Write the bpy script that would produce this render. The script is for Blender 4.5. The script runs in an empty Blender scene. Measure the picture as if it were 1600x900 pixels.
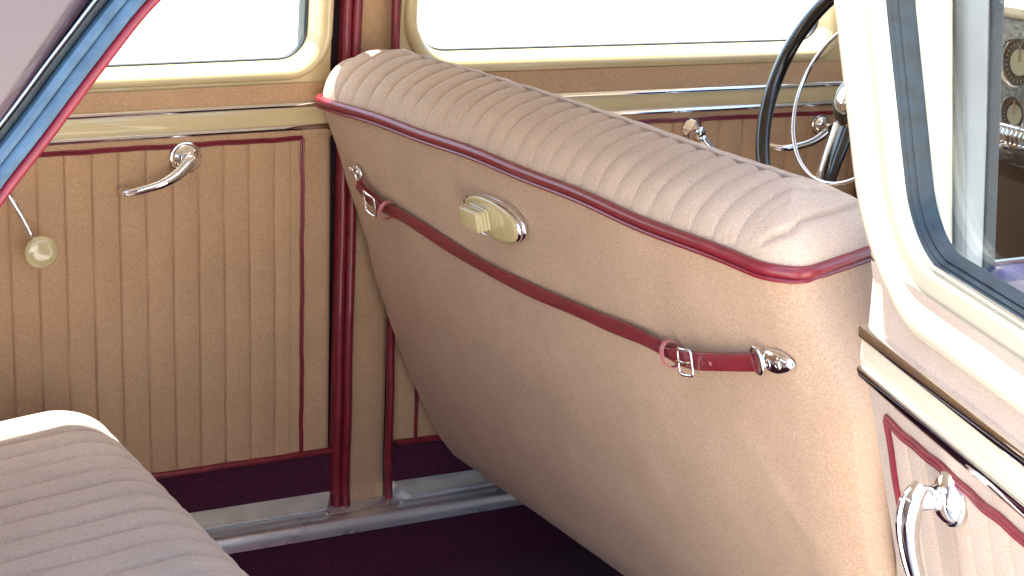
import bpy, bmesh, math, random
from mathutils import Vector, Matrix, noise
random.seed(7)
PI = math.pi
sc = bpy.context.scene
col = sc.collection
# ------------------------------------------------------------------ camera
YAW, PITCH, ROLL, FPX = math.radians(28.7), math.radians(15), math.radians(1.9), 3000.0
fw = Vector((math.sin(YAW)*math.cos(PITCH), math.cos(YAW)*math.cos(PITCH), -math.sin(PITCH)))
r0 = Vector((math.cos(YAW), -math.sin(YAW), 0)); u0 = r0.cross(fw)
rt = r0*math.cos(ROLL) + u0*math.sin(ROLL); up = u0*math.cos(ROLL) - r0*math.sin(ROLL)
CAM = Vector((-1.359, -3.151, 1.731))
cd = bpy.data.cameras.new('camera'); cam = bpy.data.objects.new('camera', cd); col.objects.link(cam)
M4 = Matrix((rt, up, -fw)).transposed().to_4x4(); M4.translation = CAM
cam.matrix_world = M4
cd.sensor_width = 36; cd.lens = 36*FPX/1600; cd.clip_start = .05; cd.clip_end = 2000
sc.camera = cam
# ------------------------------------------------------------------ sky, sun, exposure
to_sun = Vector((-.07, .315, .945)).normalized()
elev = math.asin(to_sun.z); az = math.atan2(to_sun.x, to_sun.y)
w = bpy.data.worlds.new('World'); sc.world = w; w.use_nodes = True
nt = w.node_tree; bg = nt.nodes['Background']
sky = nt.nodes.new('ShaderNodeTexSky'); sky.sky_type = 'NISHITA'; sky.sun_disc = False
sky.sun_elevation = elev; sky.sun_rotation = az; sky.air_density = 1.0; sky.dust_density = 3.0
nt.links.new(sky.outputs[0], bg.inputs[0]); bg.inputs[1].default_value = .15
sd = bpy.data.lights.new('sun', 'SUN'); sd.energy = 4.0; sd.angle = math.radians(.5); sd.color = (1, .955, .89)
sun = bpy.data.objects.new('sun', sd); col.objects.link(sun)
sun.rotation_euler = to_sun.to_track_quat('Z', 'Y').to_euler()
vs = sc.view_settings; vs.view_transform = 'Standard'; vs.look = 'None'; vs.gamma = 1; vs.exposure = 2.32
sc.render.engine = 'CYCLES'
sc.cycles.max_bounces = 10; sc.cycles.diffuse_bounces = 6; sc.cycles.glossy_bounces = 5
sc.cycles.transmission_bounces = 6; sc.cycles.transparent_max_bounces = 12

# ------------------------------------------------------------------ materials
def newmat(name):
    m = bpy.data.materials.new(name); m.use_nodes = True
    return m, m.node_tree, m.node_tree.nodes['Principled BSDF']
def setp(b, **k):
    for a, v in k.items():
        b.inputs[a.replace('_', ' ')].default_value = v
def tex(nt, kind, scale, **k):
    tc = nt.nodes.new('ShaderNodeTexCoord'); t = nt.nodes.new(kind)
    nt.links.new(tc.outputs['Object'], t.inputs['Vector'])
    t.inputs['Scale'].default_value = scale
    for a, v in k.items(): t.inputs[a].default_value = v
    return t
def mixc(nt, fac, a, b):
    m = nt.nodes.new('ShaderNodeMix'); m.data_type = 'RGBA'
    m.inputs[6].default_value = (*a, 1) if not hasattr(a, 'links') else (0, 0, 0, 1)
    if hasattr(a, 'links'): nt.links.new(a, m.inputs[6])
    if hasattr(b, 'links'): nt.links.new(b, m.inputs[7])
    else: m.inputs[7].default_value = (*b, 1)
    nt.links.new(fac, m.inputs[0])
    return m.outputs[2]
def ramp(nt, inp, a, b):
    r = nt.nodes.new('ShaderNodeMapRange'); r.inputs[1].default_value = a; r.inputs[2].default_value = b
    nt.links.new(inp, r.inputs[0]); return r.outputs[0]
def bump(nt, b, h, strength, dist):
    n = nt.nodes.new('ShaderNodeBump'); n.inputs['Strength'].default_value = strength
    n.inputs['Distance'].default_value = dist
    nt.links.new(h, n.inputs['Height']); nt.links.new(n.outputs[0], b.inputs['Normal'])
def cloth(name, base, dark, light, sheen=.35, fine=520):
    m, nt, b = newmat(name)
    n1 = tex(nt, 'ShaderNodeTexNoise', fine, Detail=2.0, Roughness=.7)
    n2 = tex(nt, 'ShaderNodeTexNoise', 7, Detail=4.0, Roughness=.6)
    n3 = tex(nt, 'ShaderNodeTexNoise', 160, Detail=2.0)
    c = mixc(nt, ramp(nt, n1.outputs[0], .32, .68), dark, light)
    c = mixc(nt, ramp(nt, n3.outputs[0], .55, .75), c, base)
    d = tuple(x*.86 for x in base)
    c2 = nt.nodes.new('ShaderNodeMix'); c2.data_type = 'RGBA'; c2.blend_type = 'MULTIPLY'
    c2.inputs[0].default_value = 1
    nt.links.new(c, c2.inputs[6])
    g = mixc(nt, ramp(nt, n2.outputs[0], .3, .7), (.88, .87, .86), (1, 1, 1)); nt.links.new(g, c2.inputs[7])
    nt.links.new(c2.outputs[2], b.inputs['Base Color'])
    setp(b, Roughness=.95, Sheen_Weight=sheen, Sheen_Roughness=.5); b.inputs['Specular IOR Level'].default_value = .15
    bump(nt, b, n1.outputs[0], .35, .0012)
    return m
def solid(name, base, rough=.4, metal=0, coat=0, spec=.5, nscale=0, namt=.15, bscale=0, bstr=.2, bdist=.001):
    m, nt, b = newmat(name)
    setp(b, Roughness=rough, Metallic=metal, Coat_Weight=coat); b.inputs['Coat Roughness'].default_value = .04
    b.inputs['Specular IOR Level'].default_value = spec
    b.inputs['Base Color'].default_value = (*base, 1)
    if nscale:
        n = tex(nt, 'ShaderNodeTexNoise', nscale, Detail=4.0)
        nt.links.new(mixc(nt, ramp(nt, n.outputs[0], .3, .7), tuple(x*(1-namt) for x in base), tuple(min(1, x*(1+namt)) for x in base)), b.inputs['Base Color'])
        rr = nt.nodes.new('ShaderNodeMapRange'); rr.inputs[3].default_value = rough*.8; rr.inputs[4].default_value = min(1, rough*1.25)
        nt.links.new(n.outputs[0], rr.inputs[0]); nt.links.new(rr.outputs[0], b.inputs['Roughness'])
    if bscale:
        n = tex(nt, 'ShaderNodeTexNoise', bscale, Detail=3.0); bump(nt, b, n.outputs[0], bstr, bdist)
    return m
TAN = cloth('tan_wool', (.60, .38, .21), (.48, .295, .16), (.70, .46, .275), .12)
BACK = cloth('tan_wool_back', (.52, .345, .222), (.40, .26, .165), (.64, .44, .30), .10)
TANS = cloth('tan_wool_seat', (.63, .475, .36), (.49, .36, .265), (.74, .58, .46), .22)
CUSH = cloth('tan_wool_rear', (.55, .455, .39), (.42, .345, .295), (.68, .57, .50), .2)
CARPET = cloth('maroon_carpet', (.075, .013, .033), (.042, .008, .019), (.115, .024, .055), .1, 380)
LEATHER = solid('red_leather', (.205, .012, .024), .34, coat=.25, nscale=40, namt=.18, bscale=900, bstr=.25, bdist=.0004)
STRAP = solid('strap_leather', (.20, .020, .028), .36, coat=.2, nscale=60, namt=.22, bscale=700, bstr=.3, bdist=.0004)
EDGE = solid('raw_leather_edge', (.48, .17, .17), .6)
CREAM = solid('cream_paint', (.66, .53, .29), .22, coat=.7, nscale=3, namt=.05)
PALE = solid('pale_cream_paint', (.74, .67, .50), .25, coat=.6, nscale=3, namt=.04)
IVORY = solid('ivory_plastic', (.60, .50, .26), .12, coat=1, nscale=50, namt=.05)
CHROME = solid('chrome', (.86, .86, .87), .055, 1, nscale=30, namt=.03)
ALU = solid('aluminium_sill', (.72, .76, .74), .40, .55, nscale=25, namt=.12)
SATIN = solid('bright_sill', (.80, .79, .82), .28, .70, nscale=14, namt=.12, bscale=9, bstr=.12, bdist=.004)
BLUE = solid('blue_grey_rubber', (.055, .11, .17), .42, nscale=35, namt=.25, coat=.2, bscale=250, bstr=.25, bdist=.0006)
RUBBER = solid('dark_rubber', (.018, .026, .032), .5, nscale=60, namt=.3, bscale=300, bstr=.3)
TEAL = solid('weathered_rubber', (.018, .035, .048), .5, nscale=50, namt=.4, bscale=400, bstr=.4)
BLACK = solid('black_bakelite', (.010, .008, .008), .08, coat=1)
MAUVE = solid('mauve_paint', (.06, .034, .044), .24, coat=1, nscale=2, namt=.05)
REFLPOST = solid('mauve_with_reflection', (.20, .23, .25), .14, coat=1, nscale=6, namt=.25)  # mauve post with a pale blue-grey reflection put into its base colour
PURPLE = solid('plum_paint', (.06, .04, .12), .12, coat=1)
BROWN = solid('brown_trim', (.075, .042, .028), .6, nscale=30)
LITWOOL = cloth('overexposed_wool', (.54, .415, .32), (.44, .33, .25), (.62, .49, .40), .15)  # same tan wool for the open door, overexposure put into its colour
HEAD = cloth('headliner_cloth', (.55, .47, .38), (.5, .42, .33), (.6, .52, .42), .2)
DIAL = solid('dial_face', (.62, .60, .42), .4)
GAUGEB = solid('gauge_black', (.02, .022, .022), .35)
m, nt, b = newmat('grey_crackle'); DASHM = m
v = tex(nt, 'ShaderNodeTexVoronoi', 120); nt.links.new(mixc(nt, ramp(nt, v.outputs[0], .1, .6), (.10, .12, .12), (.34, .38, .38)), b.inputs['Base Color']); setp(b, Roughness=.4)
bump(nt, b, v.outputs[0], .6, .002)
m, nt, b = newmat('concrete'); CONC = m
n = tex(nt, 'ShaderNodeTexNoise', .8, Detail=8.0)
n.inputs['Scale'].default_value = .8
nt.links.new(mixc(nt, n.outputs[0], (.52, .485, .43), (.64, .60, .54)), b.inputs['Base Color']); setp(b, Roughness=.9)
# window glass: clear pane with a real fresnel reflection
m, nt, b = newmat('window_glass'); GLASS = m
nt.nodes.remove(b); out = nt.nodes['Material Output']
tr = nt.nodes.new('ShaderNodeBsdfTransparent'); tr.inputs[0].default_value = (.93, .96, .95, 1)
gl = nt.nodes.new('ShaderNodeBsdfGlossy'); gl.inputs['Roughness'].default_value = .01
lw = nt.nodes.new('ShaderNodeLayerWeight'); lw.inputs[0].default_value = .5
pw = nt.nodes.new('ShaderNodeMath'); pw.operation = 'POWER'; pw.inputs[1].default_value = 5; nt.links.new(lw.outputs['Facing'], pw.inputs[0])
fr = nt.nodes.new('ShaderNodeMapRange'); fr.inputs[3].default_value = .04; fr.inputs[4].default_value = .9; nt.links.new(pw.outputs[0], fr.inputs[0])
mx = nt.nodes.new('ShaderNodeMixShader'); nt.links.new(fr.outputs[0], mx.inputs[0]); nt.links.new(tr.outputs[0], mx.inputs[1]); nt.links.new(gl.outputs[0], mx.inputs[2]); nt.links.new(mx.outputs[0], out.inputs[0])

# ------------------------------------------------------------------ helpers
def wloc(o):
    p = Vector((0, 0, 0))
    while o is not None: p += o.location; o = o.parent
    return p
def obj(name, verts, faces, mat, parent=None, smooth=True, base=None, sub=0, auto=None):
    """link ONE mesh object; verts are world coordinates"""
    off = wloc(parent) if parent else (Vector(base) if base else Vector((0, 0, 0)))
    me = bpy.data.meshes.new(name)
    me.from_pydata([Vector(v)-off for v in verts], [], faces)
    bm = bmesh.new(); bm.from_mesh(me); bmesh.ops.recalc_face_normals(bm, faces=bm.faces); bm.to_mesh(me); bm.free()
    me.materials.append(mat)
    if smooth:
        me.polygons.foreach_set('use_smooth', [True]*len(me.polygons))
        me.set_sharp_from_angle(angle=math.radians(auto if auto else 42))
    o = bpy.data.objects.new(name, me); col.objects.link(o)
    if parent: o.parent = parent
    elif base: o.location = off
    if sub:
        s = o.modifiers.new('s', 'SUBSURF'); s.levels = s.render_levels = sub
    return o
def thing(name, label, cat, loc, group=None):
    o = bpy.data.objects.new(name, None); col.objects.link(o); o.location = loc; o.empty_display_size = .1
    o['label'] = label; o['category'] = cat
    if group: o['group'] = group
    o['kind'] = 'thing'
    return o
class MB:
    def __init__(s): s.v = []; s.f = []
    def add(s, v, f):
        n = len(s.v); s.v += [Vector(p) for p in v]; s.f += [tuple(i+n for i in q) for q in f]; return s
    def build(s, name, mat, parent=None, **k): return obj(name, s.v, s.f, mat, parent, **k)
def tube(pts, r, n=12, closed=False, flat=1.0, upv=None, cap=True):
    """round tube along pts; r number or list; flat squashes along upv"""
    P = [Vector(p) for p in pts]; N = len(P); R = r if isinstance(r, (list, tuple)) else [r]*N
    V = []; F = []
    pu = Vector(upv) if upv else None
    prev = None
    for i, p in enumerate(P):
        a = P[i-1] if (i > 0 or closed) else P[i]; c = P[(i+1) % N] if (i < N-1 or closed) else P[i]
        t = (c-a).normalized()
        if pu: x = (pu - t*pu.dot(t)).normalized()
        elif prev is None:
            h = Vector((0, 0, 1)) if abs(t.z) < .9 else Vector((1, 0, 0)); x = (h-t*h.dot(t)).normalized()
        else: x = (prev-t*prev.dot(t)).normalized()
        prev = x; y = t.cross(x)
        for k in range(n):
            an = 2*PI*k/n; V.append(p + x*math.cos(an)*R[i]*flat + y*math.sin(an)*R[i])
    for i in range(N if closed else N-1):
        j = (i+1) % N
        for k in range(n): l = (k+1) % n; F.append((i*n+k, i*n+l, j*n+l, j*n+k))
    if not closed and cap: F.append(tuple(range(n))[::-1]); F.append(tuple((N-1)*n+k for k in range(n)))
    return V, F
def sweep(path, prof, axis, closed=False, pclosed=False, cap=True):
    """prof (a, b): a = across path in plane perpendicular to axis (left of travel), b = along axis"""
    P = [Vector(p) for p in path]; N = len(P); ax = Vector(axis).normalized(); V = []; F = []; n = len(prof)
    for i, p in enumerate(P):
        a = P[i-1] if (i > 0 or closed) else P[i]; c = P[(i+1) % N] if (i < N-1 or closed) else P[i]
        t1 = (p-a).normalized() if (p-a).length > 1e-9 else None; t2 = (c-p).normalized() if (c-p).length > 1e-9 else None
        t = ((t1 or t2)+(t2 or t1)).normalized(); s = ax.cross(t).normalized()
        m = 1.0
        if t1 and t2: m = 1/max(.35, t.dot(t1))
        for (x, y) in prof: V.append(p+s*x*m+ax*y)
    q = n if pclosed else n-1
    for i in range(N if closed else N-1):
        j = (i+1) % N
        for k in range(q): l = (k+1) % n; F.append((i*n+k, i*n+l, j*n+l, j*n+k))
    if pclosed and not closed and cap: F.append(tuple(range(n))[::-1]); F.append(tuple((N-1)*n+k for k in range(n)))
    return V, F
def lathe(prof, c, axis, n=32):
    ax = Vector(axis).normalized(); h = Vector((0, 0, 1)) if abs(ax.z) < .9 else Vector((1, 0, 0))
    x = (h-ax*h.dot(ax)).normalized(); y = ax.cross(x); c = Vector(c); V = []; F = []
    for (r, z) in prof:
        for k in range(n): a = 2*PI*k/n; V.append(c+ax*z+(x*math.cos(a)+y*math.sin(a))*max(r, 1e-5))
    for i in range(len(prof)-1):
        for k in range(n): l = (k+1) % n; F.append((i*n+k, i*n+l, (i+1)*n+l, (i+1)*n+k))
    F.append(tuple(range(n))[::-1]); F.append(tuple((len(prof)-1)*n+k for k in range(n)))
    return V, F
def smoothpath(pts, k=8, closed=False):
    P = [Vector(p) for p in pts]; N = len(P); out = []
    for i in range(N if closed else N-1):
        g = lambda j: P[j % N] if closed else P[max(0, min(N-1, j))]
        a, b_, c, d = g(i-1), g(i), g(i+1), g(i+2)
        for q in range(k):
            t = q/k
            out.append(.5*((2*b_)+(c-a)*t+(2*a-5*b_+4*c-d)*t*t+(3*b_-a-3*c+d)*t**3))
    if not closed: out.append(P[-1])
    return out
def box(c0, c1, M=None, bev=0):
    (x0, y0, z0), (x1, y1, z1) = c0, c1
    bm = bmesh.new(); bmesh.ops.create_cube(bm, size=1)
    for v in bm.verts: v.co = Vector(((x0+x1)/2+v.co.x*(x1-x0), (y0+y1)/2+v.co.y*(y1-y0), (z0+z1)/2+v.co.z*(z1-z0)))
    if bev: bmesh.ops.bevel(bm, geom=bm.edges[:], offset=bev, segments=3, affect='EDGES', profile=.6)
    bm.verts.ensure_lookup_table(); V = [M(*v.co) if M else v.co.copy() for v in bm.verts]; F = [tuple(v.index for v in f.verts) for f in bm.faces]
    bm.free(); return V, F
def interp(x, xs, ys):
    if x <= xs[0]: return ys[0]
    for i in range(len(xs)-1):
        if x <= xs[i+1]: return ys[i]+(ys[i+1]-ys[i])*(x-xs[i])/(xs[i+1]-xs[i])
    return ys[-1]
def rrect(x0, x1, y0, y1, r, n=10, seg=14):
    """rounded rectangle loop (counter-clockwise), r = radii at (x0y0, x1y0, x1y1, x0y1)"""
    if not isinstance(r, (list, tuple)): r = [r]*4
    cs = [(x0+r[0], y0+r[0], PI, r[0]), (x1-r[1], y0+r[1], 1.5*PI, r[1]), (x1-r[2], y1-r[2], 0, r[2]), (x0+r[3], y1-r[3], .5*PI, r[3])]
    out = []
    for i, (cx, cy, a0, rr) in enumerate(cs):
        for k in range(n+1): a = a0+.5*PI*k/n; out.append((cx+rr*math.cos(a), cy+rr*math.sin(a)))
        nx = cs[(i+1) % 4]; e = (nx[0]+nx[3]*math.cos(nx[2]), nx[1]+nx[3]*math.sin(nx[2])); s = out[-1]
        for k in range(1, seg): out.append((s[0]+(e[0]-s[0])*k/seg, s[1]+(e[1]-s[1])*k/seg))
    return out

# ================================================================== SETTING: ground
g = obj('ground', [(-300, -300, 0), (300, -300, 0), (300, 300, 0), (-300, 300, 0)], [(0, 1, 2, 3)], CONC, smooth=False)
g['kind'] = 'structure'

# ================================================================== CAR BODY
body = thing('vintage_sedan', 'mauve vintage sedan body with tan door pillar, bright sill plate and maroon carpet', 'car', (0, -.7, .2))
# far centre pillar: padded cloth face leaning with the laces
def lx(z): return interp(z, [.38, .49, .81, 1.33, 1.62], [-.0, .0, .004, .014, .02])
MB().add(*sweep([(lx(z)+.055, .012, z) for z in [.37, .49, .65, .81, 1.0, 1.2, 1.33, 1.5, 1.62]],
                [(-.055, .03), (-.05, .004), (-.035, -.004), (0, -.007), (.035, -.004), (.05, .004), (.055, .03)], (0, 1, 0))).build('pillar_trim', TAN, body)
def lace(x0, r, zt=1.62, zb=.380, dbl=True, lx=lx):
    m = MB(); zs = [zb+(zt-zb)*i/40 for i in range(41)]
    for k, dx in enumerate((-1, 1) if dbl else (0,)):
        m.add(*tube([(lx(z)+x0+dx*r*.95+.0007*math.sin(z*23+k), -.012-(.003 if dx > 0 else 0)+.0008*math.sin(z*31), z) for z in zs], r, 12))
    if dbl: m.add(*box((-.020, -.008, zb), (.019, .002, zt), lambda x, y, z: Vector((lx(z)+x0+x, y, z))))
    return m
lace(.0045, .0092).build('windlace', LEATHER, body)
lace(.104, .0080, dbl=False, lx=lambda z: 0).build('windlace', LEATHER, body)
# outer body side around the far pillar, roof, rear wall with window
MB().add(*box((-.0165, .033, .3), (.1165, .044, 1.62))).build('pillar_shell', MAUVE, body, smooth=False)
def slab_hole(axis_pts, hole, M, t):  # outer rect (4) and hole loop -> ring plate
    V = []; F = []; n = len(hole); x0, x1, y0, y1 = axis_pts; cx = sum(p[0] for p in hole)/n; cy = sum(p[1] for p in hole)/n
    for (x, y) in hole:
        dx, dy = x-cx, y-cy; s = min(((x1-cx) if dx > 0 else (cx-x0))/max(abs(dx), 1e-9), ((y1-cy) if dy > 0 else (cy-y0))/max(abs(dy), 1e-9))
        V += [M(x, y, 0), M(cx+dx*s, cy+dy*s, 0), M(x, y, t), M(cx+dx*s, cy+dy*s, t)]
    for i in range(n):
        j = (i+1) % n; a, c = 4*i, 4*j
        F += [(a, a+1, c+1, c), (a+2, c+2, c+3, a+3), (a, c, c+2, a+2), (a+1, a+3, c+3, c+1)]
    return V, F
MB().add(*box((-1.75, -1.33, 1.63), (1.12, .01, 1.665), bev=.012)).build('roof', MAUVE, body)
MB().add(*box((-1.74, -1.32, 1.605), (1.10, .0, 1.622))).build('headliner', HEAD, body, smooth=False)
MB().add(*slab_hole((-1.40, .03, .3, 1.63), rrect(-1.12, -.22, 1.2, 1.5, .09), lambda y, z, t: Vector((-1.72+t+.25*max(0, z-1.0), y, z)), .03)).build('rear_wall', TAN, body)
# near centre pillar (seen through the glass of the open door)
MB().add(*box((.055, -1.46, .36), (.118, -1.42, 1.60), lambda x, y, z: Vector((x+max(0, 1.25-z)*.16, y, z)), bev=.008)).build('near_pillar_trim', PALE, body)
MB().add(*box((.121, -1.475, .36), (.160, -1.43, 1.60), lambda x, y, z: Vector((x+max(0, 1.25-z)*.16, y, z)), bev=.008)).build('near_pillar_shell', REFLPOST, body)
MB().add(*box((.1615, -1.478, .9), (.180, -1.44, 1.60), lambda x, y, z: Vector((x+max(0, 1.25-z)*.16, y, z)), bev=.004)).build('pillar_seal', TEAL, body)
MB().add(*box((.20, -1.50, .37), (1.1, -1.45, 1.185), lambda x, y, z: Vector((x, y+.03*max(0, z-1.0), z)), bev=.02)).build('front_door_skin', PURPLE, body)
# floor and sill
MB().add(*box((-1.5, -1.40, .235), (1.6, -.075, .25))).build('floor_carpet', CARPET, body, smooth=False)
cm = MB()
cm.add(*sweep([(-1.5, 0, 0), (1.6, 0, 0)], [(-.080, .372), (-.082, .33), (-.09, .29), (-.11, .262), (-.15, .2535), (-.30, .2535)], (0, 0, 1)))
cm.build('side_carpet', CARPET, body)
MB().add(*tube([(-.9, -.30, .2545), (-.2, -.29, .2545), (.3, -.27, .2545), (1.0, -.27, .2545)], .004, 8, flat=.6, upv=(0, 0, 1))).build('carpet_seam', LEATHER, body)
# sill plate: bright flat tread with a rolled edge, then stepped door-bottom rails
sp = MB().add(*sweep([(-1.5, 0, 0), (1.6, 0, 0)], [(-.0, .372), (-.0, .381), (-.046, .381), (-.048, .3795), (-.050, .381), (-.081, .381), (-.0835, .380), (-.085, .3775), (-.0855, .352)], (0, 0, 1))).build('sill_plate', SATIN, body)
for x in (-.035, .118, -.5, .6):
    MB().add(*lathe([(.0048, 0), (.0045, .0014), (.003, .002), (.0, .0021)], (x, -.040, .381), (0, 0, 1), 14)).build('screw', CHROME, sp)
# outer rocker below the doors
MB().add(*box((-1.5, -1.5, .2), (1.6, -1.405, .36), bev=.02)).build('rocker_panel', MAUVE, body)
MB().add(*box((-1.5, .07, .2), (1.6, .1, .37))).build('far_rocker_panel', MAUVE, body, smooth=False)
MB().add(*box((1.22, -1.40, .25), (1.24, .02, 1.15))).build('firewall', BROWN, body, smooth=False)
# near rear quarter: edge of the door opening
QB = [(-.62, 1.625), (-.70, 1.600), (-.76, 1.570), (-.82, 1.527), (-.873, 1.467), (-.92, 1.409), (-.967, 1.352), (-1.01, 1.29), (-1.045, 1.21), (-1.06, 1.1), (-1.06, .9), (-1.05, .7), (-1.02, .5), (-1.0, .36)]
QP = smoothpath([(x, -1.5, z) for x, z in QB], 8)
def off2(path, d):
    out = []
    for i, p in enumerate(path):
        t = (path[min(i+1, len(path)-1)]-path[max(i-1, 0)]).normalized(); s = Vector((0, 1, 0)).cross(t).normalized()
        out.append(p+s*d)
    return out
sgn = -1 if off2(QP, .1)[20].x > QP[20].x else 1
def qprof(pr): return [(a*sgn, b_) for a, b_ in pr]
def qy(p):   # the quarter curves inwards towards the roof and outwards towards the rear wheel
    return p
MB().add(*tube([p+Vector((0, .004, 0)) for p in off2(QP, sgn*.003)], .0052, 10)).build('red_piping', LEATHER, body)
bl = MB().add(*sweep(QP, qprof([(.008, .02), (.008, .002), (.010, -.003), (.015, -.005), (.020, -.003), (.0215, .0), (.023, -.003), (.027, -.0045), (.031, -.002), (.032, .004), (.033, .02)]), (0, 1, 0))).build('door_seal', BLUE, body)
MB().add(*sweep(QP, qprof([(.032, .02), (.033, .004), (.036, .001), (.040, .0), (.0415, .004), (.0425, .02)]), (0, 1, 0))).build('seal_channel', RUBBER, bl)
# quarter skin: grid from edge going rear/up, gently convex
V = []; F = []; e = off2(QP, sgn*.042); n = len(e)
ts = [0, .002, .006, .02, .05, .1, .18, .3, .45, .6]
for t in ts:
    for p in e:
        q = p+Vector((-t, 0, 0))*1.2+Vector((0, 0, t*.15))
        V.append(Vector((q.x, -1.5+(.006 if t == 0 else 0)-.004*min(1, t/.004)-.05*math.sin(min(1, t/.6)*PI*.6)+.2*max(0, q.z-1.35)**1.5, min(q.z, 1.66))))
for i in range(len(ts)-1):
    for k in range(n-1): F.append((i*n+k, i*n+k+1, (i+1)*n+k+1, (i+1)*n+k))
obj('quarter_panel', V, F, MAUVE, body)
MB().add(*tube(off2(QP, sgn*.0437), .0014, 8)).build('paint_lip', CHROME, body)
# far rear quarter inside, simple cloth wall behind the far rear door
MB().add(*box((-1.5, .0, .35), (-1.02, .03, 1.62))).build('far_quarter_trim', TAN, body, smooth=False)

# ================================================================== DOORS
def door(name, label, O, d, nrm, L, W, opts, group=None):
    """O base point (x,y) at the pillar edge; d runs away from the pillar; nrm points into the cabin.
       W = window opening (s0,s1,z0,z1, radii)"""
    O = Vector((O[0], O[1], 0)); d = Vector((d[0], d[1], 0)).normalized(); nr = Vector((nrm[0], nrm[1], 0)).normalized()
    tl, bl_ = opts.get('tumble', .1), opts.get('bulge', 0)
    slope = opts.get('slope', 0)
    def M(s, b_, z):
        o_ = tl*max(0, z-1.22) - bl_*max(0, opts.get('bz', 1.07)-z)
        return O + d*s + nr*(b_+o_) + Vector((0, 0, z+slope*s))
    root = thing(name, label, 'car door', (O.x+d.x*L/2, O.y+d.y*L/2, .39), group)
    s0, s1, z0, z1, rad = W
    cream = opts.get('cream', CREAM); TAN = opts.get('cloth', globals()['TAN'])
    lead = opts.get('lead', .008)
    s_end = L
    # structural shell with window hole
    hole = rrect(s0-.004, s1+.004, z0-.004, z1+.004, [r+.004 for r in rad], 10, 14)
    MB().add(*slab_hole((0.004, L, z0-.05, 1.60), hole, lambda s, z, t: M(s, -.055+t, z), .052)).build('upper_frame', opts.get('shellmat', MAUVE), root, smooth=False)
    MB().add(*box((.004, -.055, .39), (L, -.012, z0-.051), M)).build('door_shell', MAUVE, root, smooth=False)
    # cloth panels
    pt, ps, pb = opts['ptop'], opts['ps'], opts['pbot']          # piping top z, piping side s, bottom piping z
    ns = 60
    def grid(sa, sb, za, zb, nu, nv, fn):
        V = []; F = []
        for j in range(nv+1):
            for i in range(nu+1):
                s = sa+(sb-sa)*i/nu; z = za+(zb-za)*j/nv; V.append(M(s, fn(s, z), z))
        for j in range(nv):
            for i in range(nu): a = j*(nu+1)+i; F.append((a, a+1, a+nu+2, a+nu+1))
        return V, F
    # plain border cloth (rolls over at the pillar edge)
    V, F = grid(lead, ps, pb, pt, 12, 24, lambda s, z: -.001+.004*min(1, (s-lead)/.012)-.006*max(0, 1-(s-lead)/.006)+.0012*noise.noise(Vector((s*20, z*9, 3))))
    V2, F2 = grid(lead, L, pt, opts['strip2'], 60, 3, lambda s, z: .003-.006*max(0, 1-(s-lead)/.006))
    MB().add(V, F).add(V2, F2).build('border_cloth', TAN, root)
    # pleated insert
    p0, pitch = opts['pleats']
    def sc_(s, z):
        u = (s-p0)/pitch + .035*noise.noise(Vector((s*2, z*3.5, 1)))+.02*noise.noise(Vector((round((s-p0)/pitch)*3.1, z*9, 5)))
        if s < p0-pitch*.6: return .0035
        return -.0005+opts.get('puff', .0055)*abs(math.sin(PI*u))**.34-.0022*math.exp(-(math.sin(PI*u)/.10)**2)+.0006*noise.noise(Vector((s*14, z*7, 9)))
    V, F = grid(ps, L, pb, pt, int((L-ps)/pitch*30), 40, sc_)
    MB().add(V, F).build('pleated_panel', TAN, root, auto=75)
    # piping
    wob = lambda t: opts.get('wob', 1)*(.0005*math.sin(t*37)+.0004*math.sin(t*91+1))
    pm = MB(); rr = opts.get('piper', .0027)
    top = [M(s, .005, pt+wob(s)) for s in [ps+(L-ps)*i/70 for i in range(71)]]
    side = [M(ps+wob(z), .005, z) for z in [pb+(pt-pb)*i/50 for i in range(51)]]
    for dd in (-.0023, .0023):
        pm.add(*tube([p+Vector((0, 0, dd)) for p in top], rr*.85, 8))
        pm.add(*tube([p+d*dd*.9 for p in side], rr*.8, 8))
    pm.build('piping', LEATHER, root)
    MB().add(*tube([M(s, .006, pb+wob(s)-.006*math.exp(-(s-lead)/.03)*0) for s in [lead+(L-lead)*i/60 for i in range(61)]], .0062, 10)).build('lower_piping', LEATHER, root)
    MB().add(*box((lead, -.01, .405), (L, .002, pb), M)).build('kick_panel', CARPET, root, smooth=False)
    if opts.get('rail', True):
        rail = [(-.0, .374), (.031, .3825), (.034, .3845), (.0345, .387), (.031, .3895), (.028, .3890), (.026, .3905), (.006, .4055), (.003, .408), (.0, .408)]
        V = []; F = []
        for i, s in enumerate((lead-.004, L)):
            for k, (bb, z) in enumerate(rail): V.append(M(s+(bb*.7 if i == 0 else 0), bb, z))
        nn = len(rail)
        for k in range(nn-1): F.append((k, k+1, nn+k+1, nn+k))
        F.append(tuple(range(nn)))
        V = V
        obj('bottom_rail', V, F, ALU, root, auto=30)
    # belt: chrome strips and cream band
    b1, b2 = opts['strip1'], opts['strip2']; hw = .0042
    def strip(z, nm):
        pr = [(-.0062, .0), (-.0058, .0035), (-.003, .0068), (0, .008), (.003, .0068), (.0058, .0035), (.0062, .0)]
        V = []; F = []
        pr = opts.get('strprof', pr)
        S = [lead+.004+(L-lead)*i/40 for i in range(41)]
        for s in S:
            for (dz, bb) in pr: V.append(M(s, .003+bb, z+dz))
        nn = len(pr)
        for i in range(40):
            for k in range(nn-1): F.append((i*nn+k, i*nn+k+1, (i+1)*nn+k+1, (i+1)*nn+k))
        F.append(tuple(range(nn))); return obj(nm, V, F, CHROME, root)
    strip(b1, 'chrome_strip'); strip(b2, 'chrome_strip')
    V, F = grid(lead+.004, L, b2+.005, b1-.005, 40, 6, lambda s, z: .003+.003*math.sin(PI*(z-b2)/(b1-b2)))
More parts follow.
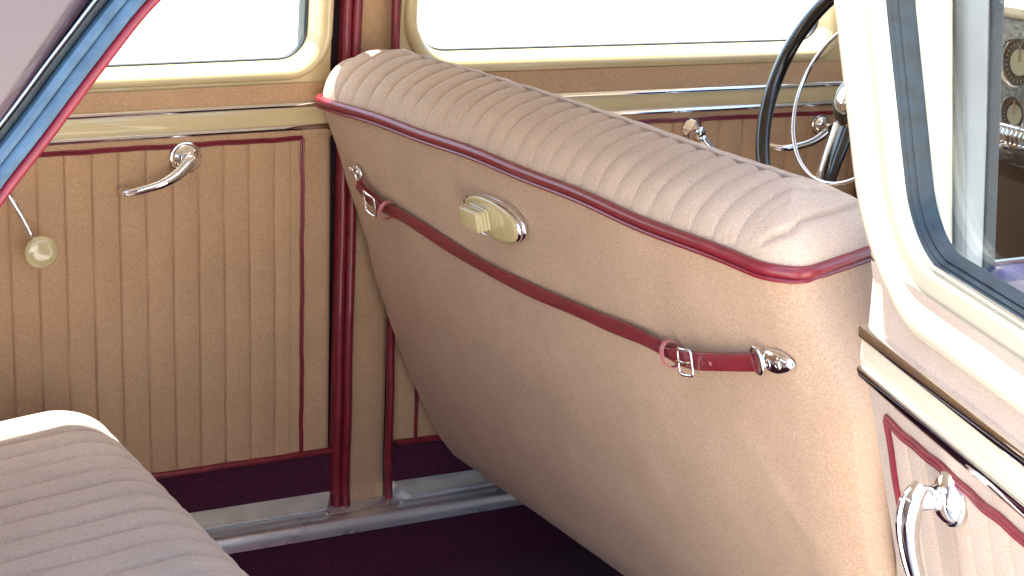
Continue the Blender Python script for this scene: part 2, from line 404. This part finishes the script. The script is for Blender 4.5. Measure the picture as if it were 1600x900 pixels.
    MB().add(V, F).build('cream_band', cream, root)
    V, F = grid(lead, L, b1+.005, z0-.024, 60, 4, lambda s, z: .003-.006*max(0, 1-(s-lead)/.006)+.001*noise.noise(Vector((s*12, z*12, 7))))
    MB().add(V, F).build('upper_cloth', TAN, root)
    # garnish moulding round the window
    loop = rrect(s0, s1, z0, z1, rad, 14, 20)
    rd = opts.get('reveal', .055)
    gw = opts.get('gw', 1.0)
    prof = opts.get('gprof') or [(-.012, -.044), (-.010, -.034), (-.007, -.015), (-.003, -.001), (.002*gw, .0065), (.007*gw, .0105), (.012*gw, .0098), (.0155*gw, .006), (.0178*gw, .002), (.018*gw, -.006)]
    def ringm(prof):
        V = []; F = []; N = len(loop)
        nrmls = []
        for i in range(N):
            a = Vector(loop[i-1]); c = Vector(loop[(i+1) % N]); t = (c-a).normalized(); nrmls.append(Vector((t.y, -t.x)))
        for i in range(N):
            for (o_, bb) in prof: V.append(M(loop[i][0]+nrmls[i].x*o_, bb, loop[i][1]+nrmls[i].y*o_))
        n_ = len(prof)
        for i in range(N):
            j = (i+1) % N
            for k in range(n_-1): F.append((i*n_+k, i*n_+k+1, j*n_+k+1, j*n_+k))
        return V, F
    if opts.get('run'):
        MB().add(*box((s0+.0125, -.078, z0+.03), (s0+.0165, -.047, z1-.06), M, bev=.001)).build('glass_run', TEAL, root)
    gm = MB().add(*ringm(prof)).build('window_frame', cream, root, auto=60)
    ch = opts.get('channel', [(-.012, -.043), (-.0142, -.043), (-.0148, -.047), (-.0148, -.056)])
    MB().add(*ringm(ch)).build('glass_channel', opts.get('chmat', RUBBER), gm, auto=60)
    if opts.get('bead'):
        MB().add(*tube([M(s, -.0185, z0+.0008) for s in [s0+rad[0]*.8+(s1-s0-rad[0]*1.8)*i/30 for i in range(31)]], .0032, 10)).build('glazing_bead', CHROME, gm)
    gv = []; lp2 = []
    for (s, z) in rrect(s0+.010, s1-.010, z0+.010, z1-.010, [max(.01, r-.014) for r in rad], 10, 4): gv.append(M(s, opts.get('glassb', -rd+.002), z)); lp2.append(1)
    k = len(gv); gv += [v-nr*.004 for v in gv]
    obj('glass_pane', gv, [tuple(range(k)), tuple(range(k, 2*k))[::-1]]+[(i, (i+1) % k, k+(i+1) % k, k+i) for i in range(k)], GLASS, root, smooth=False)
    return root, M, nr, d
def handle(parent, M, nr, s, z, lever, radii, esc=.0285, nm='door_handle'):
    """escutcheon dome with a lever; lever = (s, b, z) points"""
    h = MB().add(*lathe([(esc, 0), (esc, .003), (esc*.97, .005), (esc*.90, .0055), (esc*.88, .008), (esc*.80, .012), (esc*.62, .0165), (esc*.45, .0185), (esc*.40, .024), (esc*.40, .034), (esc*.30, .0375), (0, .0385)], M(s, .004, z), nr, 36)).build('handle_plate', CHROME, parent)
    pts = smoothpath([M(*p) for p in lever], 8)
    R = [interp(i/(len(pts)-1), [k/(len(radii)-1) for k in range(len(radii))], radii) for i in range(len(pts))]
    MB().add(*tube(pts, R, 18, flat=.62, upv=nr)).build('lever', CHROME, h)
    ridge = [p+nr*R[i]*.60 for i, p in enumerate(pts)]
    MB().add(*tube(ridge[3:-4], [r*.24 for r in R[3:-4]], 8)).build('lever_ridge', CHROME, h)
    return h

# far rear door
rd_, Mr, nr_, dr_ = door('rear_door', 'closed rear door with vertical tan pleats, curved chrome lever and winder with ivory knob', (-.013, 0), (-1, 0), (0, -1), 1.0,
    (.022, .93, 1.213, 1.585, [.065, .09, .1, .065]),
    dict(ptop=1.090, ps=.060, pbot=.491, strip1=1.151, strip2=1.110, pleats=(.111, .0474), slope=0.0, tumble=.1, lead=.001, run=True, reveal=.052, shellmat=CREAM))
handle(rd_, Mr, nr_, .278, 1.069, [(.272, .030, 1.078), (.282, .036, 1.066), (.305, .041, 1.047), (.335, .043, 1.033), (.368, .039, 1.024), (.392, .028, 1.019), (.399, .014, 1.022)], [.010, .0125, .0105, .0082, .0072, .0066, .0052])
# window winder with ivory knob
wd = MB().add(*lathe([(.025, 0), (.025, .003), (.021, .008), (.012, .014), (.011, .030), (.006, .033), (0, .034)], Mr(.628, .004, 1.075), nr_, 30)).build('winder_plate', CHROME, rd_)
wp = [Mr(.622, .036, 1.077), Mr(.598, .042, 1.040), Mr(.577, .046, 1.000), Mr(.560, .047, .962), Mr(.553, .047, .940)]
MB().add(*tube(smoothpath(wp, 5), [.0065]*6+[.0052]*15, 14, flat=.6, upv=nr_)).build('winder_arm', CHROME, wd)
MB().add(*lathe([(.010, 0), (.012, .006), (.0240, .009), (.0272, .012), (.0280, .016), (.0274, .0185), (.0255, .0202), (.021, .0216), (.014, .0224), (.006, .0227), (0, .0227)], Mr(.549, .047, .937), nr_, 40)).build('winder_knob', IVORY, wd)
# far front door
fd_, Mf, nf_, df_ = door('front_door', 'closed front door with tan pleats, seen behind the front seat and steering wheel', (.113, 0), (1, 0), (0, -1), 1.08,
    (.034, .985, 1.218, 1.585, [.085, .055, .07, .06]),
    dict(ptop=1.086, ps=.050, pbot=.487, strip1=1.1455, strip2=1.106, pleats=(.0995-.056, .056), slope=-.0125, reveal=.052, gw=1.35, shellmat=CREAM))
h2 = MB().add(*lathe([(.0265, 0), (.0265, .003), (.025, .006), (.021, .012), (.014, .019), (.0125, .034), (.008, .037), (0, .038)], Mf(.646, .004, 1.064), nf_, 32)).build('winder_plate', CHROME, fd_)
MB().add(*tube(smoothpath([Mf(.642, .036, 1.060), Mf(.668, .042, 1.036), Mf(.700, .047, 1.000), Mf(.728, .047, .965)], 6), [.002, .007, .0095, .0105]+[.009]*6+[.0065]*9, 14, flat=.6, upv=nf_)).build('winder_arm', CHROME, h2)
MB().add(*lathe([(.010, 0), (.0235, .010), (.0272, .019), (.022, .0262), (0, .0287)], Mf(.73, .047, .958), nf_, 40)).build('winder_knob', IVORY, h2)
handle(fd_, Mf, nf_, .962, 1.062, [(.962, .033, 1.055), (.945, .038, 1.045), (.915, .043, 1.034), (.875, .042, 1.026), (.845, .034, 1.024), (.828, .018, 1.028)], [.009, .010, .0085, .0075, .0068, .005], esc=.022)
# open near rear door
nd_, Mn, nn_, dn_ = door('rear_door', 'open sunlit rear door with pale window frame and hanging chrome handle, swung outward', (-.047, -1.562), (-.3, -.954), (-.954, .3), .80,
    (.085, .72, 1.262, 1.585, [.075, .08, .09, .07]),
    dict(ptop=1.072, ps=.064, pbot=.49, strip1=1.1555, strip2=1.108, pleats=(.112, .050), tumble=.20, bulge=.25, bz=1.12, cloth=LITWOOL, bead=True, reveal=.062, puff=.0075, wob=2.2, strprof=[(-.0085, -.003), (-.0083, .004), (-.0068, .0062), (-.0045, .0068), (.0045, .0076), (.0068, .0070), (.0083, .004), (.0085, -.003)], rail=True, piper=.0042, cream=PALE, shellmat=PALE, chmat=TEAL, lead=.004,
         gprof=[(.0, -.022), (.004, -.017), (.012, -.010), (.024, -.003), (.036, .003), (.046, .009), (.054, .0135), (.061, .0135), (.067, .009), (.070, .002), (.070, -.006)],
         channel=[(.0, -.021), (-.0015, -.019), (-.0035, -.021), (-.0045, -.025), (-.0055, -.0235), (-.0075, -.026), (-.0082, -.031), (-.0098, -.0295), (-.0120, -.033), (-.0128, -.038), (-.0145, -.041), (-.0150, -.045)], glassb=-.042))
handle(nd_, Mn, nn_, .235, 1.050, [(.232, .034, 1.062), (.232, .046, 1.048), (.232, .055, 1.025), (.232, .058, .995), (.233, .055, .960), (.234, .044, .925), (.234, .026, .90)], [.012, .018, .0165, .0145, .0125, .011, .008], esc=.031)

# ================================================================== FRONT SEAT
seat = thing('front_bench_seat', 'tan wool bench seat back with pleated rounded top edged in red piping', 'car seat', (.2, -.72, .40))
ZP = 1.166
zs_ = [.40, .447, .512, .659, .837, 1.006, 1.077, 1.174, 1.2]; xs_ = [.285, .235, .185, .115, .05, .012, 0, -.022, -.026]
ys_ = [-1.38, -1.06, -.8, -.49, -.27, -.06]; gs_ = [0, -.005, .004, -.003, -.018, -.042]
def gy(y):  # smoothed bow of the seat back
    return sum(interp(y+k*.02, ys_, gs_) for k in range(-4, 5))/9
def SX(y, z):
    zz = sum(interp(z+k*.005, zs_, xs_) for k in range(-3, 4))/7
    return zz+gy(y)*min(1, max(0, (z-.9)/.27))
YN, YF = -1.374, -.025
NS = 640
def outline(inset, rn, rf, depth=.215):
    """closed loop in local (u, y): u = distance forward of the rear face; starts near-front going along near end, rear, far end, front"""
    u0_, u1_, y0, y1 = inset, depth-inset, YN+inset, YF-inset
    rn = max(rn-inset, .002); rf = max(rf-inset, .002); P = []
    for k in range(50): P.append((u1_-(u1_-(u0_+rn))*k/50, y0))               # near end, front->rear
    for k in range(40): a = 1.5*PI-.5*PI*k/40; P.append((u0_+rn+rn*math.cos(a), y0+rn+rn*math.sin(a)))
    for k in range(NS): P.append((u0_, y0+rn+(y1-rf-y0-rn)*k/NS))
    for k in range(12): a = PI-.5*PI*k/12; P.append((u0_+rf+rf*math.cos(a), y1-rf+rf*math.sin(a)))
    for k in range(12): P.append((u0_+rf+(u1_-u0_-rf)*k/12, y1))
    for k in range(40): P.append((u1_, y1+(y0-y1)*k/40))
    return [(u, y+.40*max(0, u-.03)*max(0, min(1, (YN+.35-y)/.3))) for u, y in P]
def crease(y, z):
    c = 0
    for (ya, za, yb, zb, a, wd_) in [(-1.19, .97, -1.34, .80, .0022, .011), (-1.25, .90, -1.37, .76, .0025, .012), (-1.33, .99, -1.39, .90, .0018, .010), (-1.30, .80, -1.36, .70, .0022, .013), (-.52, .93, -.64, .70, .0010, .02), (-.9, .86, -1.05, .66, .0012, .02)]:
        dx, dz = yb-ya, zb-za; L2 = dx*dx+dz*dz; t = max(0, min(1, ((y-ya)*dx+(z-za)*dz)/L2))
        dd = math.hypot(y-ya-dx*t, z-za-dz*t); c += a*math.exp(-(dd/wd_)**2)*math.sin(PI*min(1, max(0, t*.98+.01)))
    return c
# rear shell
zl = [ZP-.004*i for i in range(3)]+[ZP-.02-(ZP-.47)*i/70 for i in range(71)]
zl = [z for z in zl if z > .470]
rings = [(z, 0) for z in zl]+[(.468-.016*math.sin(a), .016*(1-math.cos(a))) for a in [PI/2*k/8 for k in range(1, 9)]]+[(.452, .05), (.452, .09)]
V = []; F = []
for (z, ins) in rings:
    rn = .056; rf = interp(z, [.45, .7, 1.17], [.035, .03, .035])
    for (u, y) in outline(ins, rn, rf, .215):
        rear = 1 if u < .05 else 0
        x = SX(y, z)+u
        if rear: x -= .0016*noise.noise(Vector((y*3, z*3, 0)))+crease(y, z)-.0006*noise.noise(Vector((y*18, z*18, 4)))
        fl_ = min(1, max(0, (ZP-z)/.17)); fl_ = fl_*fl_*(3-2*fl_)      # the near end flares below the piping
        y -= .078*fl_*min(1, max(0, (YN+.16-y)/.16))
        V.append(Vector((x, y, z)))
N = len(outline(0, .056, .03))
for i in range(len(rings)-1):
    for k in range(N): l = (k+1) % N; F.append((i*N+k, i*N+l, (i+1)*N+l, (i+1)*N+k))
F.append(tuple((len(rings)-1)*N+k for k in range(N)))
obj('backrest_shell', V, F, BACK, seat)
# pleated top
T, HT = .118, .081; PIT = .0478
V = []; F = []; ins = [0]+[T*(1-math.cos(PI/2*k/46)) for k in range(1, 43)]; ins = [t for t in ins if t < .105]+[.106]
def dip(y):
    if y < YN+.070: return 0
    u = (y+.028)/PIT+.05*noise.noise(Vector((y*5, 0, 2)))
    return 1-abs(math.sin(PI*u))**.45
for t in ins:
    h0 = (1-(1-min(1, t/T))**2.15)**(1/1.75)
    for kk, (u, y) in enumerate(outline(t, .056, .055)):
        h = h0*(HT+.011*max(0, 1+y/.9))
        q = dip(y); a = .0105*min(1, (t+.010)/.03)
        if u > .15: a *= .6
        endf = min(1, max(0, (YF-y)/.02)); q *= endf
        # curved seam where the end cap meets the last pleat
        pr_ = 1 if kk < 50 else max(0, 1-(kk-50)/46)
        k_ = math.exp(-((t-.027*pr_**.7)/.0032)**2)*.9*min(1, pr_*4) if kk < 96 else 0
        bow = -.004*math.sin(PI*min(1, t/.05)) if u < .1 else 0
        frac = min(1, t/T); nx = -(1-frac); nz = frac**.5
        dd = -a*max(q, k_)+.0012*noise.noise(Vector((y*22, u*22, 3)))
        dd += .0011*noise.noise(Vector((y*170, t*30, 8)))*max(0, 1-t/.022) if 90 < kk < 90+NS else 0
        if kk < 90:
            an_ = 1.5*PI if kk < 50 else 1.5*PI-.5*PI*(kk-50)/40
            if k_ > q: dd = -.0105*k_
            V.append(Vector((SX(y, 1.174)+u+bow+math.cos(an_)*(1-frac)*dd, y+math.sin(an_)*(1-frac)*dd, ZP+.006+h+dd*nz)))
            continue
        V.append(Vector((SX(y, 1.174)+u+bow-(-nx)*dd, y, ZP+.006+h+dd*nz)))
nr2 = len(ins)
for i in range(nr2-1):
    for k in range(N): l = (k+1) % N; F.append((i*N+k, i*N+l, (i+1)*N+l, (i+1)*N+k))
F.append(tuple((nr2-1)*N+k for k in range(N)))
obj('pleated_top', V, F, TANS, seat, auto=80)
# piping along the joint
pp = [Vector((SX(y, 1.174)+u-.0015, y, ZP+.0015+.0012*math.sin(y*19))) for (u, y) in outline(-.001, .057, .04)]
pp = pp[::4]+[pp[-1]]
m = MB().add(*tube([p for p in pp], .0080, 14, closed=True, flat=1.0))
pc = Vector((.1, -.72, 0))
m.add(*tube([p+Vector((-.002 if p.x < .05 else 0, 0, -.0105)) for p in pp], .0034, 8, closed=True))
m.build('piping', LEATHER, seat)
MB().add(*box((.42, YN+.02, .46), (.92, YF-.02, .70), bev=.05)).build('seat_cushion', TANS, seat)

def onback(y, z, off): 
    n_ = Vector((-1, 0, -.2)).normalized()
    return Vector((SX(y, z), y, z))+n_*off
# ashtray
yc, zc = -.618, 1.0735
def stadium(hl, hh, n=48, pw=2.35):
    out = []
    for k in range(n):
        a = 2*PI*k/n; c, s = math.cos(a), math.sin(a)
        out.append((math.copysign(abs(c)**(2/pw), c)*hl, math.copysign(abs(s)**(2/pw), s)*hh))
    return out
xb = SX(yc, zc); an = Vector((-1, 0, -.2)).normalized(); az_ = Vector((-.2, 0, 1)).normalized()
def A(dy, dz, o): return Vector((xb-.001, yc, zc))+Vector((0, 1, 0))*dy+az_*dz+an*o
def dome(levels, mat, nm, parent):
    V = []; F = []; n = 48
    for (sc1, o, hl, hh) in levels:
        for (a_, b_) in stadium(hl*sc1, hh*sc1): V.append(A(a_, b_, o))
    for i in range(len(levels)-1):
        for k in range(n): l = (k+1) % n; F.append((i*n+k, i*n+l, (i+1)*n+l, (i+1)*n+k))
    F.append(tuple((len(levels)-1)*n+k for k in range(n))); return obj(nm, V, F, mat, parent)
ash = dome([(1, 0, .094, .034), (1.0, .004, .094, .034), (.985, .006, .094, .034), (.975, .0065, .094, .034), (.985, .0085, .094, .034), (.98, .012, .094, .034), (.955, .0145, .094, .034), (.93, .0135, .094, .034), (.92, .004, .094, .034)], CHROME, 'ashtray', seat)
dome([(.925, .003, .094, .034), (.925, .013, .094, .034), (.90, .0150, .094, .034), (.84, .0160, .094, .034), (.6, .0164, .094, .034), (.2, .0165, .094, .034)], IVORY, 'ashtray_lid', ash)
MB().add(*box((0, -.034, 0), (.0035, .034, .001), lambda x, y, z: A(0, 0, 0)))
kb = MB()
for i in range(4):
    kb.add(*box((-.034-.0, -.0155+.0022*0, .014), (.034, .0155, .0145+.0), lambda x, y, z, i=i: A(.016+x, y, z)))
V = []; F = []
for i, (ya_, o0, o1) in enumerate([(0, .014, .040), (1, .014, .036), (2, .014, .032), (3, .014, .028)]):
    pass
kb = MB()
for i in range(5):     # stepped finger pull, ribs across the end facing the camera
    kb.add(*box((-.026-.0032*0, -.0150, .012), (.030, .0150, .040-i*.0002), lambda x, y, z, i=i: A(.022+x*1.0, y, z), bev=.0012)) if i == 0 else \
    kb.add(*box((.0, -.0150, .012+.0062*(i-1)), (.0028, .0150, .012+.0062*(i-1)+.0042), lambda x, y, z, i=i: A(.022-.0285+x, y, z), bev=.0006))
for i in range(4):
    kb.add(*box((-.027, .0145, .013+.0064*i), (.029, .0172, .013+.0064*i+.0042), lambda x, y, z, i=i: A(.022+x, y, z), bev=.0006))
kb.build('finger_pull', IVORY, ash)

# robe strap
mid = [(-.150, 1.036), (-.176, 1.020), (-.215, 1.009), (-.295, 1.002), (-.429, .987), (-.557, .978), (-.682, .977), (-.80, .981), (-.914, .987), (-1.02, .995), (-1.095, .998), (-1.165, 1.006), (-1.225, 1.020), (-1.312, 1.043)]
offs = [.016, .016, .014, .010, .007, .006, .005, .005, .006, .008, .012, .016, .015, .011]
ctr = smoothpath([Vector((y, z, o)) for (y, z), o in zip(mid, offs)], 8)
def band(c, hw, th, lift=0, i0=0, i1=None, curl=0):
    c = c[i0:i1]; V = []; F = []; N = len(c)
    P = [onback(p.x, p.y, p.z+lift) for p in c]
    pr = [(-1, -.5), (-1, .3), (-.93, .5), (-.5, .62), (0, .66), (.5, .62), (.93, .5), (1, .3), (1, -.5)]
    for i, p in enumerate(P):
        t = (P[min(i+1, N-1)]-P[max(i-1, 0)]).normalized(); s = an.cross(t).normalized(); n2 = t.cross(s).normalized()
        if n2.dot(an) < 0: n2 = -n2
        w_ = hw[i] if isinstance(hw, list) else hw
        tw = .0012*math.sin(i*.35)
        for (a_, b_) in pr: V.append(p+s*a_*w_+n2*(b_*th+curl*a_*a_+tw*a_))
    n_ = len(pr)
    for i in range(N-1):
        for k in range(n_): l = (k+1) % n_; F.append((i*n_+k, i*n_+l, (i+1)*n_+l, (i+1)*n_+k))
    F.append(tuple(range(n_))[::-1]); F.append(tuple((N-1)*n_+k for k in range(n_))); return V, F
Nc = len(ctr)
strap = MB().add(*band(ctr, .0114, .0030)).build('robe_strap', STRAP, seat)
def near_i(y): return min(range(Nc), key=lambda i: abs(ctr[i].x-y))
# overlapping folded layers by each buckle with tapered tongues
i0, i1 = near_i(-1.085), Nc
k = i1-i0
MB().add(*band(ctr, [.0114*min(1, .35+.9*j/8) for j in range(k)], .0034, .005, i0, i1)).build('strap_tongue', STRAP, strap)
j0, j1 = 0, near_i(-.235)+1; k = j1-j0
MB().add(*band(ctr, [.0114*min(1, .35+.9*(k-1-j)/8) for j in range(k)], .0034, .005, j0, j1)).build('strap_tongue', STRAP, strap)
def frame_at(y):
    i = near_i(y); p = ctr[i]; P = onback(p.x, p.y, p.z); Q = onback(ctr[min(i+2, Nc-1)].x, ctr[min(i+2, Nc-1)].y, ctr[min(i+2, Nc-1)].z)
    R_ = onback(ctr[max(i-2, 0)].x, ctr[max(i-2, 0)].y, ctr[max(i-2, 0)].z)
    t = (Q-R_).normalized(); s = an.cross(t).normalized(); 
    if s.z < 0: s = -s
    return P, t, s, an
def keeper(y, h=.012, lean=.2, wdt=.0135):
    P, t, s, n_ = frame_at(y); path = []
    for k in range(24):
        a = 2*PI*k/24; path.append(P+s*math.cos(a)*.0168+n_*(.004+math.sin(a)*h)+t*lean*math.cos(a)*.012)
    V, F = [], []
    for j, p in enumerate(path):
        V += [p-t*.004, p+t*.004, p+t*.004+(p-P-n_*.004).normalized()*.002, p-t*.004+(p-P-n_*.004).normalized()*.002]
    for j in range(24):
        l = (j+1) % 24
        for q in range(4): r_ = (q+1) % 4; F.append((4*j+q, 4*j+r_, 4*l+r_, 4*l+q))
    return V, F
MB().add(*keeper(-1.120, .013, -.3)).build('keeper_loop', EDGE, strap)
MB().add(*keeper(-.236, .014, .4)).build('keeper_loop', EDGE, strap)
def buckle(y, flip=1):
    P, t, s, n_ = frame_at(y); B = MB()
    c = P+n_*.011
    rr_ = rrect(-.017, .017, -.018, .018, .005, 5, 2)
    B.add(*tube([c+t*(a_+.003*flip*math.sin(b_*80))+s*b_+n_*(.0035*math.cos(a_/.017*1.4)) for a_, b_ in rr_], .0021, 10, closed=True))
    B.add(*tube([c+t*.016*flip+n_*.001, c+t*.005*flip+n_*.005, c-t*.017*flip+n_*.004], .0019, 8)); return B
buckle(-1.172).build('buckle', CHROME, strap); buckle(-.198, -1).build('buckle', CHROME, strap)
P, t, s, n_ = frame_at(-1.215)
for yy in (-1.152, -1.222):
    P, t, s, n_ = frame_at(yy)
    MB().add(*lathe([(.0026, 0), (.0026, .0008), (.0014, .001), (0, .0005)], P+n_*.0076-s*.001, n_, 12)).build('punch_hole', EDGE, strap)
# brackets: tapered chrome plate with two screws and a D ring
def bracket(y, z, di, k0=1.0):
    Pc = onback(y, z, .001); t = Vector((0, di, .18*1 if di < 0 else .1)); t = (t-an*t.dot(an)).normalized(); s = an.cross(t).normalized(); B = MB()
    V = []; F = []; n = 32
    lv = [(1, 0), (1, .003), (.95, .0058), (.8, .0085), (.5, .011), (.15, .012)]
    for (q, o_) in lv:
        for k in range(n):
            a = 2*PI*k/n; c_, s_ = math.cos(a), math.sin(a); wd_ = .0160*(1-.16*c_)
            V.append(Pc+t*c_*.034*q*k0+s*s_*wd_*q*k0+an*o_)
    for i in range(len(lv)-1):
        for k in range(n): l = (k+1) % n; F.append((i*n+k, i*n+l, (i+1)*n+l, (i+1)*n+k))
    F.append(tuple((len(lv)-1)*n+k for k in range(n)))
    br = obj('strap_bracket', V, F, CHROME, seat)
    for q in (-.006*k0, .014*k0):
        c_ = Pc+t*q+an*.0105
        MB().add(*lathe([(.0058, -.002), (.0058, .0008), (.0048, .0022), (.0030, .0026), (.0012, .0014), (0, .0012)], c_, an, 20)).build('screw', CHROME, br)
    c_ = Pc-t*.034*k0+an*.009
    ring = [c_+t*(.0145*math.cos(a))*k0+s*.0170*k0**.5*math.sin(a)+an*.002*math.cos(a) for a in [2*PI*k/28 for k in range(28)]]
    MB().add(*tube(ring, .0027, 10, closed=True)).build('loop_ring', CHROME, br)
bracket(-1.345, 1.050, -1)
bracket(-.122, 1.052, 1, .6)

# ================================================================== REAR SEAT CUSHION
rs = thing('rear_bench_seat', 'rear bench cushion in greyish tan wool with long pleats and a sunlit far end', 'car seat', (-.8, -.7, .30))
V = []; F = []
YA, YB = -.150, -1.36; NY = 420; PP = .0610
prof = []   # (x, z) from rear to front and down the front face
for k in range(30): t = k/29; x = -1.38+.79*t; prof.append((x, .590+.115*t+.012*math.sin(PI*t)))
cx_, cz_, rx, rz = -.590, .705-.087, .108, .087
for k in range(1, 21): a = PI/2-(PI/2+.25)*k/20; prof.append((cx_+rx*math.cos(a), cz_+rz*math.sin(a)))
for k in range(1, 8): prof.append((-.488-.010*k, .60-.03*k))
for j in range(NY+1):
    y = YA+(YB-YA)*j/NY; e = y-YA; fe = math.sqrt(max(0, 1-(1-min(1, -e/.055))**2))
    q = 1-abs(math.sin(PI*((-e-.012)/PP+.03*math.sin(y*30))))**.5
    for i, (x, z) in enumerate(prof):
        nz = 1 if i < 30 else max(0, math.cos((i-30)/20*PI/2)); nx = 0 if i < 30 else 1-nz*nz
        d_ = -.0135*q*min(1, max(0, (-e-.035)/.03))+.0010*noise.noise(Vector((x*14, y*14, 1)))
        fl = -.06*(1-fe)
        V.append(Vector((x+nx*(d_)-.04*(1-fe)*nx-(.02*(1-fe)), y, z+d_*nz+fl*(1 if i < 50 else .3))))
K = len(prof)
for j in range(NY):
    for i in range(K-1): F.append((j*K+i, j*K+i+1, (j+1)*K+i+1, (j+1)*K+i))
F.append(tuple(range(K)))
obj('cushion', V, F, CUSH, rs, auto=80)
MB().add(*box((-1.62, -1.34, .60), (-1.30, -.06, 1.10), bev=.06)).build('backrest', CUSH, rs)
MB().add(*box((-1.30, -1.33, .26), (-.56, -.10, .50))).build('seat_base', CARPET, rs, smooth=False)

# ================================================================== STEERING WHEEL
HC = Vector((.757, -.519, 1.195)); ta = math.radians(20.3)
wa = Vector((-math.cos(ta), 0, math.sin(ta)))        # axis towards the driver
wy = Vector((0, 1, 0)); wx = wy.cross(wa).normalized()
if wx.z < 0: wx = -wx
sw = thing('steering_wheel', 'black steering wheel with chrome horn ring in front of the far front door', 'steering wheel', HC)
def W3(a, r, o=0): return HC+(wx*math.cos(a)+wy*math.sin(a))*r+wa*o
RR = .245
rim = []; rads = []
for k in range(180):
    a = 2*PI*k/180; rim.append(W3(a, RR)); rads.append(.0125+.0007*(1 if k % 6 < 3 else 0))
MB().add(*tube(rim, .0135, 16, closed=True, flat=1, upv=wa)).build('rim', BLACK, sw)
MB().add(*tube([W3(a, .150, .012) for a in [2*PI*k/96 for k in range(96)]], .0038, 10, closed=True)).build('horn_ring', CHROME, sw)
hub = MB().add(*lathe([(.045, -.03), (.052, 0), (.050, .012), (.040, .022), (.030, .026)], HC, wa, 40)).build('hub', BLACK, sw)
MB().add(*lathe([(.024, .018), (.024, .030), (.020, .034), (.010, .036), (0, .0365)], HC, wa, 40)).build('horn_button', CHROME, hub)
for a in (-PI*.5, PI):
    pts = [W3(a, .045, .004), W3(a, .10, .004), W3(a, .17, .0), W3(a, RR-.004, 0)]
    s_ = MB().add(*tube(pts, [.024, .020, .016, .012], 14, flat=.45, upv=wa)).build('spoke', BLACK, sw)
    MB().add(*tube([p+wa*.010+wy*.016 for p in pts[:3]], [.0095, .008, .006], 10, flat=.4, upv=wa)).build('spoke_trim', CHROME, s_)
MB().add(*tube([HC-wa*.02, HC-wa*.50], .024, 20)).build('column', BLACK, sw)
# column-mounted lever housings below the hub
MB().add(*tube([HC-wa*.05+wy*.0, HC-wa*.05-wx*.055-wa*-.01], .017, 16)).build('column_clamp', CHROME, sw)

# ================================================================== DASHBOARD
db = thing('dashboard', 'grey crackle dashboard with round gauges seen through the glass of the open door', 'dashboard', (1.15, -.7, .95))
DX = 1.15
MB().add(*box((DX, -1.36, 1.075), (DX+.1, -.02, 1.325), bev=.012)).build('fascia', DASHM, db)
MB().add(*box((DX-.01, -1.36, 1.325), (DX+.12, -.02, 1.345), bev=.006)).build('top_roll', PALE, db)
MB().add(*box((DX-.006, -1.36, 1.055), (DX+.01, -.02, 1.066), bev=.003)).build('lower_strip', CHROME, db)
MB().add(*box((DX+.012, -1.36, .80), (DX+.06, -.02, 1.05), bev=.01)).build('lower_panel', BROWN, db)
def gauge(y, z, r, half=False):
    gz = MB().add(*lathe([(r, 0), (r, .012), (r*.96, .017), (r*.90, .014), (r*.88, .006)], (DX, y, z), (-1, 0, 0), 40)).build('gauge', CHROME, db)
    MB().add(*lathe([(r*.88, .0), (r*.88, .006), (0, .0062)], (DX, y, z), (-1, 0, 0), 40)).build('dial', GAUGEB, gz)
    MB().add(*lathe([(r*.52, .006), (r*.52, .0075), (0, .0078)], (DX, y, z), (-1, 0, 0), 32)).build('dial_centre', DIAL, gz)
    tm = MB()
    for k in range(24):
        a = 2*PI*k/24; c_ = Vector((DX-.0075, y+math.sin(a)*r*.74, z+math.cos(a)*r*.74)); e_ = Vector((0, math.sin(a), math.cos(a)))*r*.06; f_ = Vector((0, math.cos(a), -math.sin(a)))*r*.015
        tm.add([c_-e_-f_, c_-e_+f_, c_+e_+f_, c_+e_-f_], [(0, 1, 2, 3)])
    tm.build('dial_marks', DIAL, gz)
    MB().add(*box((DX-.010, y-.002, z), (DX-.009, y+.002, z+r*.7))).build('needle', CHROME, gz)
gauge(-.497, 1.247, .047); gauge(-.497, 1.150, .036); gauge(-.66, 1.247, .047)
for i in range(9):
    pass
rg = MB()
for i in range(10): rg.add(*tube([(DX-.018, -.455-.012*i, 1.098), (DX-.022, -.455-.012*i, 1.112), (DX-.012, -.455-.012*i, 1.126)], .0042, 8))
rg.add(*box((DX-.016, -.575, 1.088), (DX, -.445, 1.132), bev=.006))
rg.build('ribbed_grille', CHROME, db)
MB().add(*lathe([(.016, 0), (.016, .01), (.012, .016), (.012, .030), (.009, .033), (0, .034)], (DX, -.475, 1.078), (-1, 0, 0), 24)).build('dash_knob', CHROME, db)
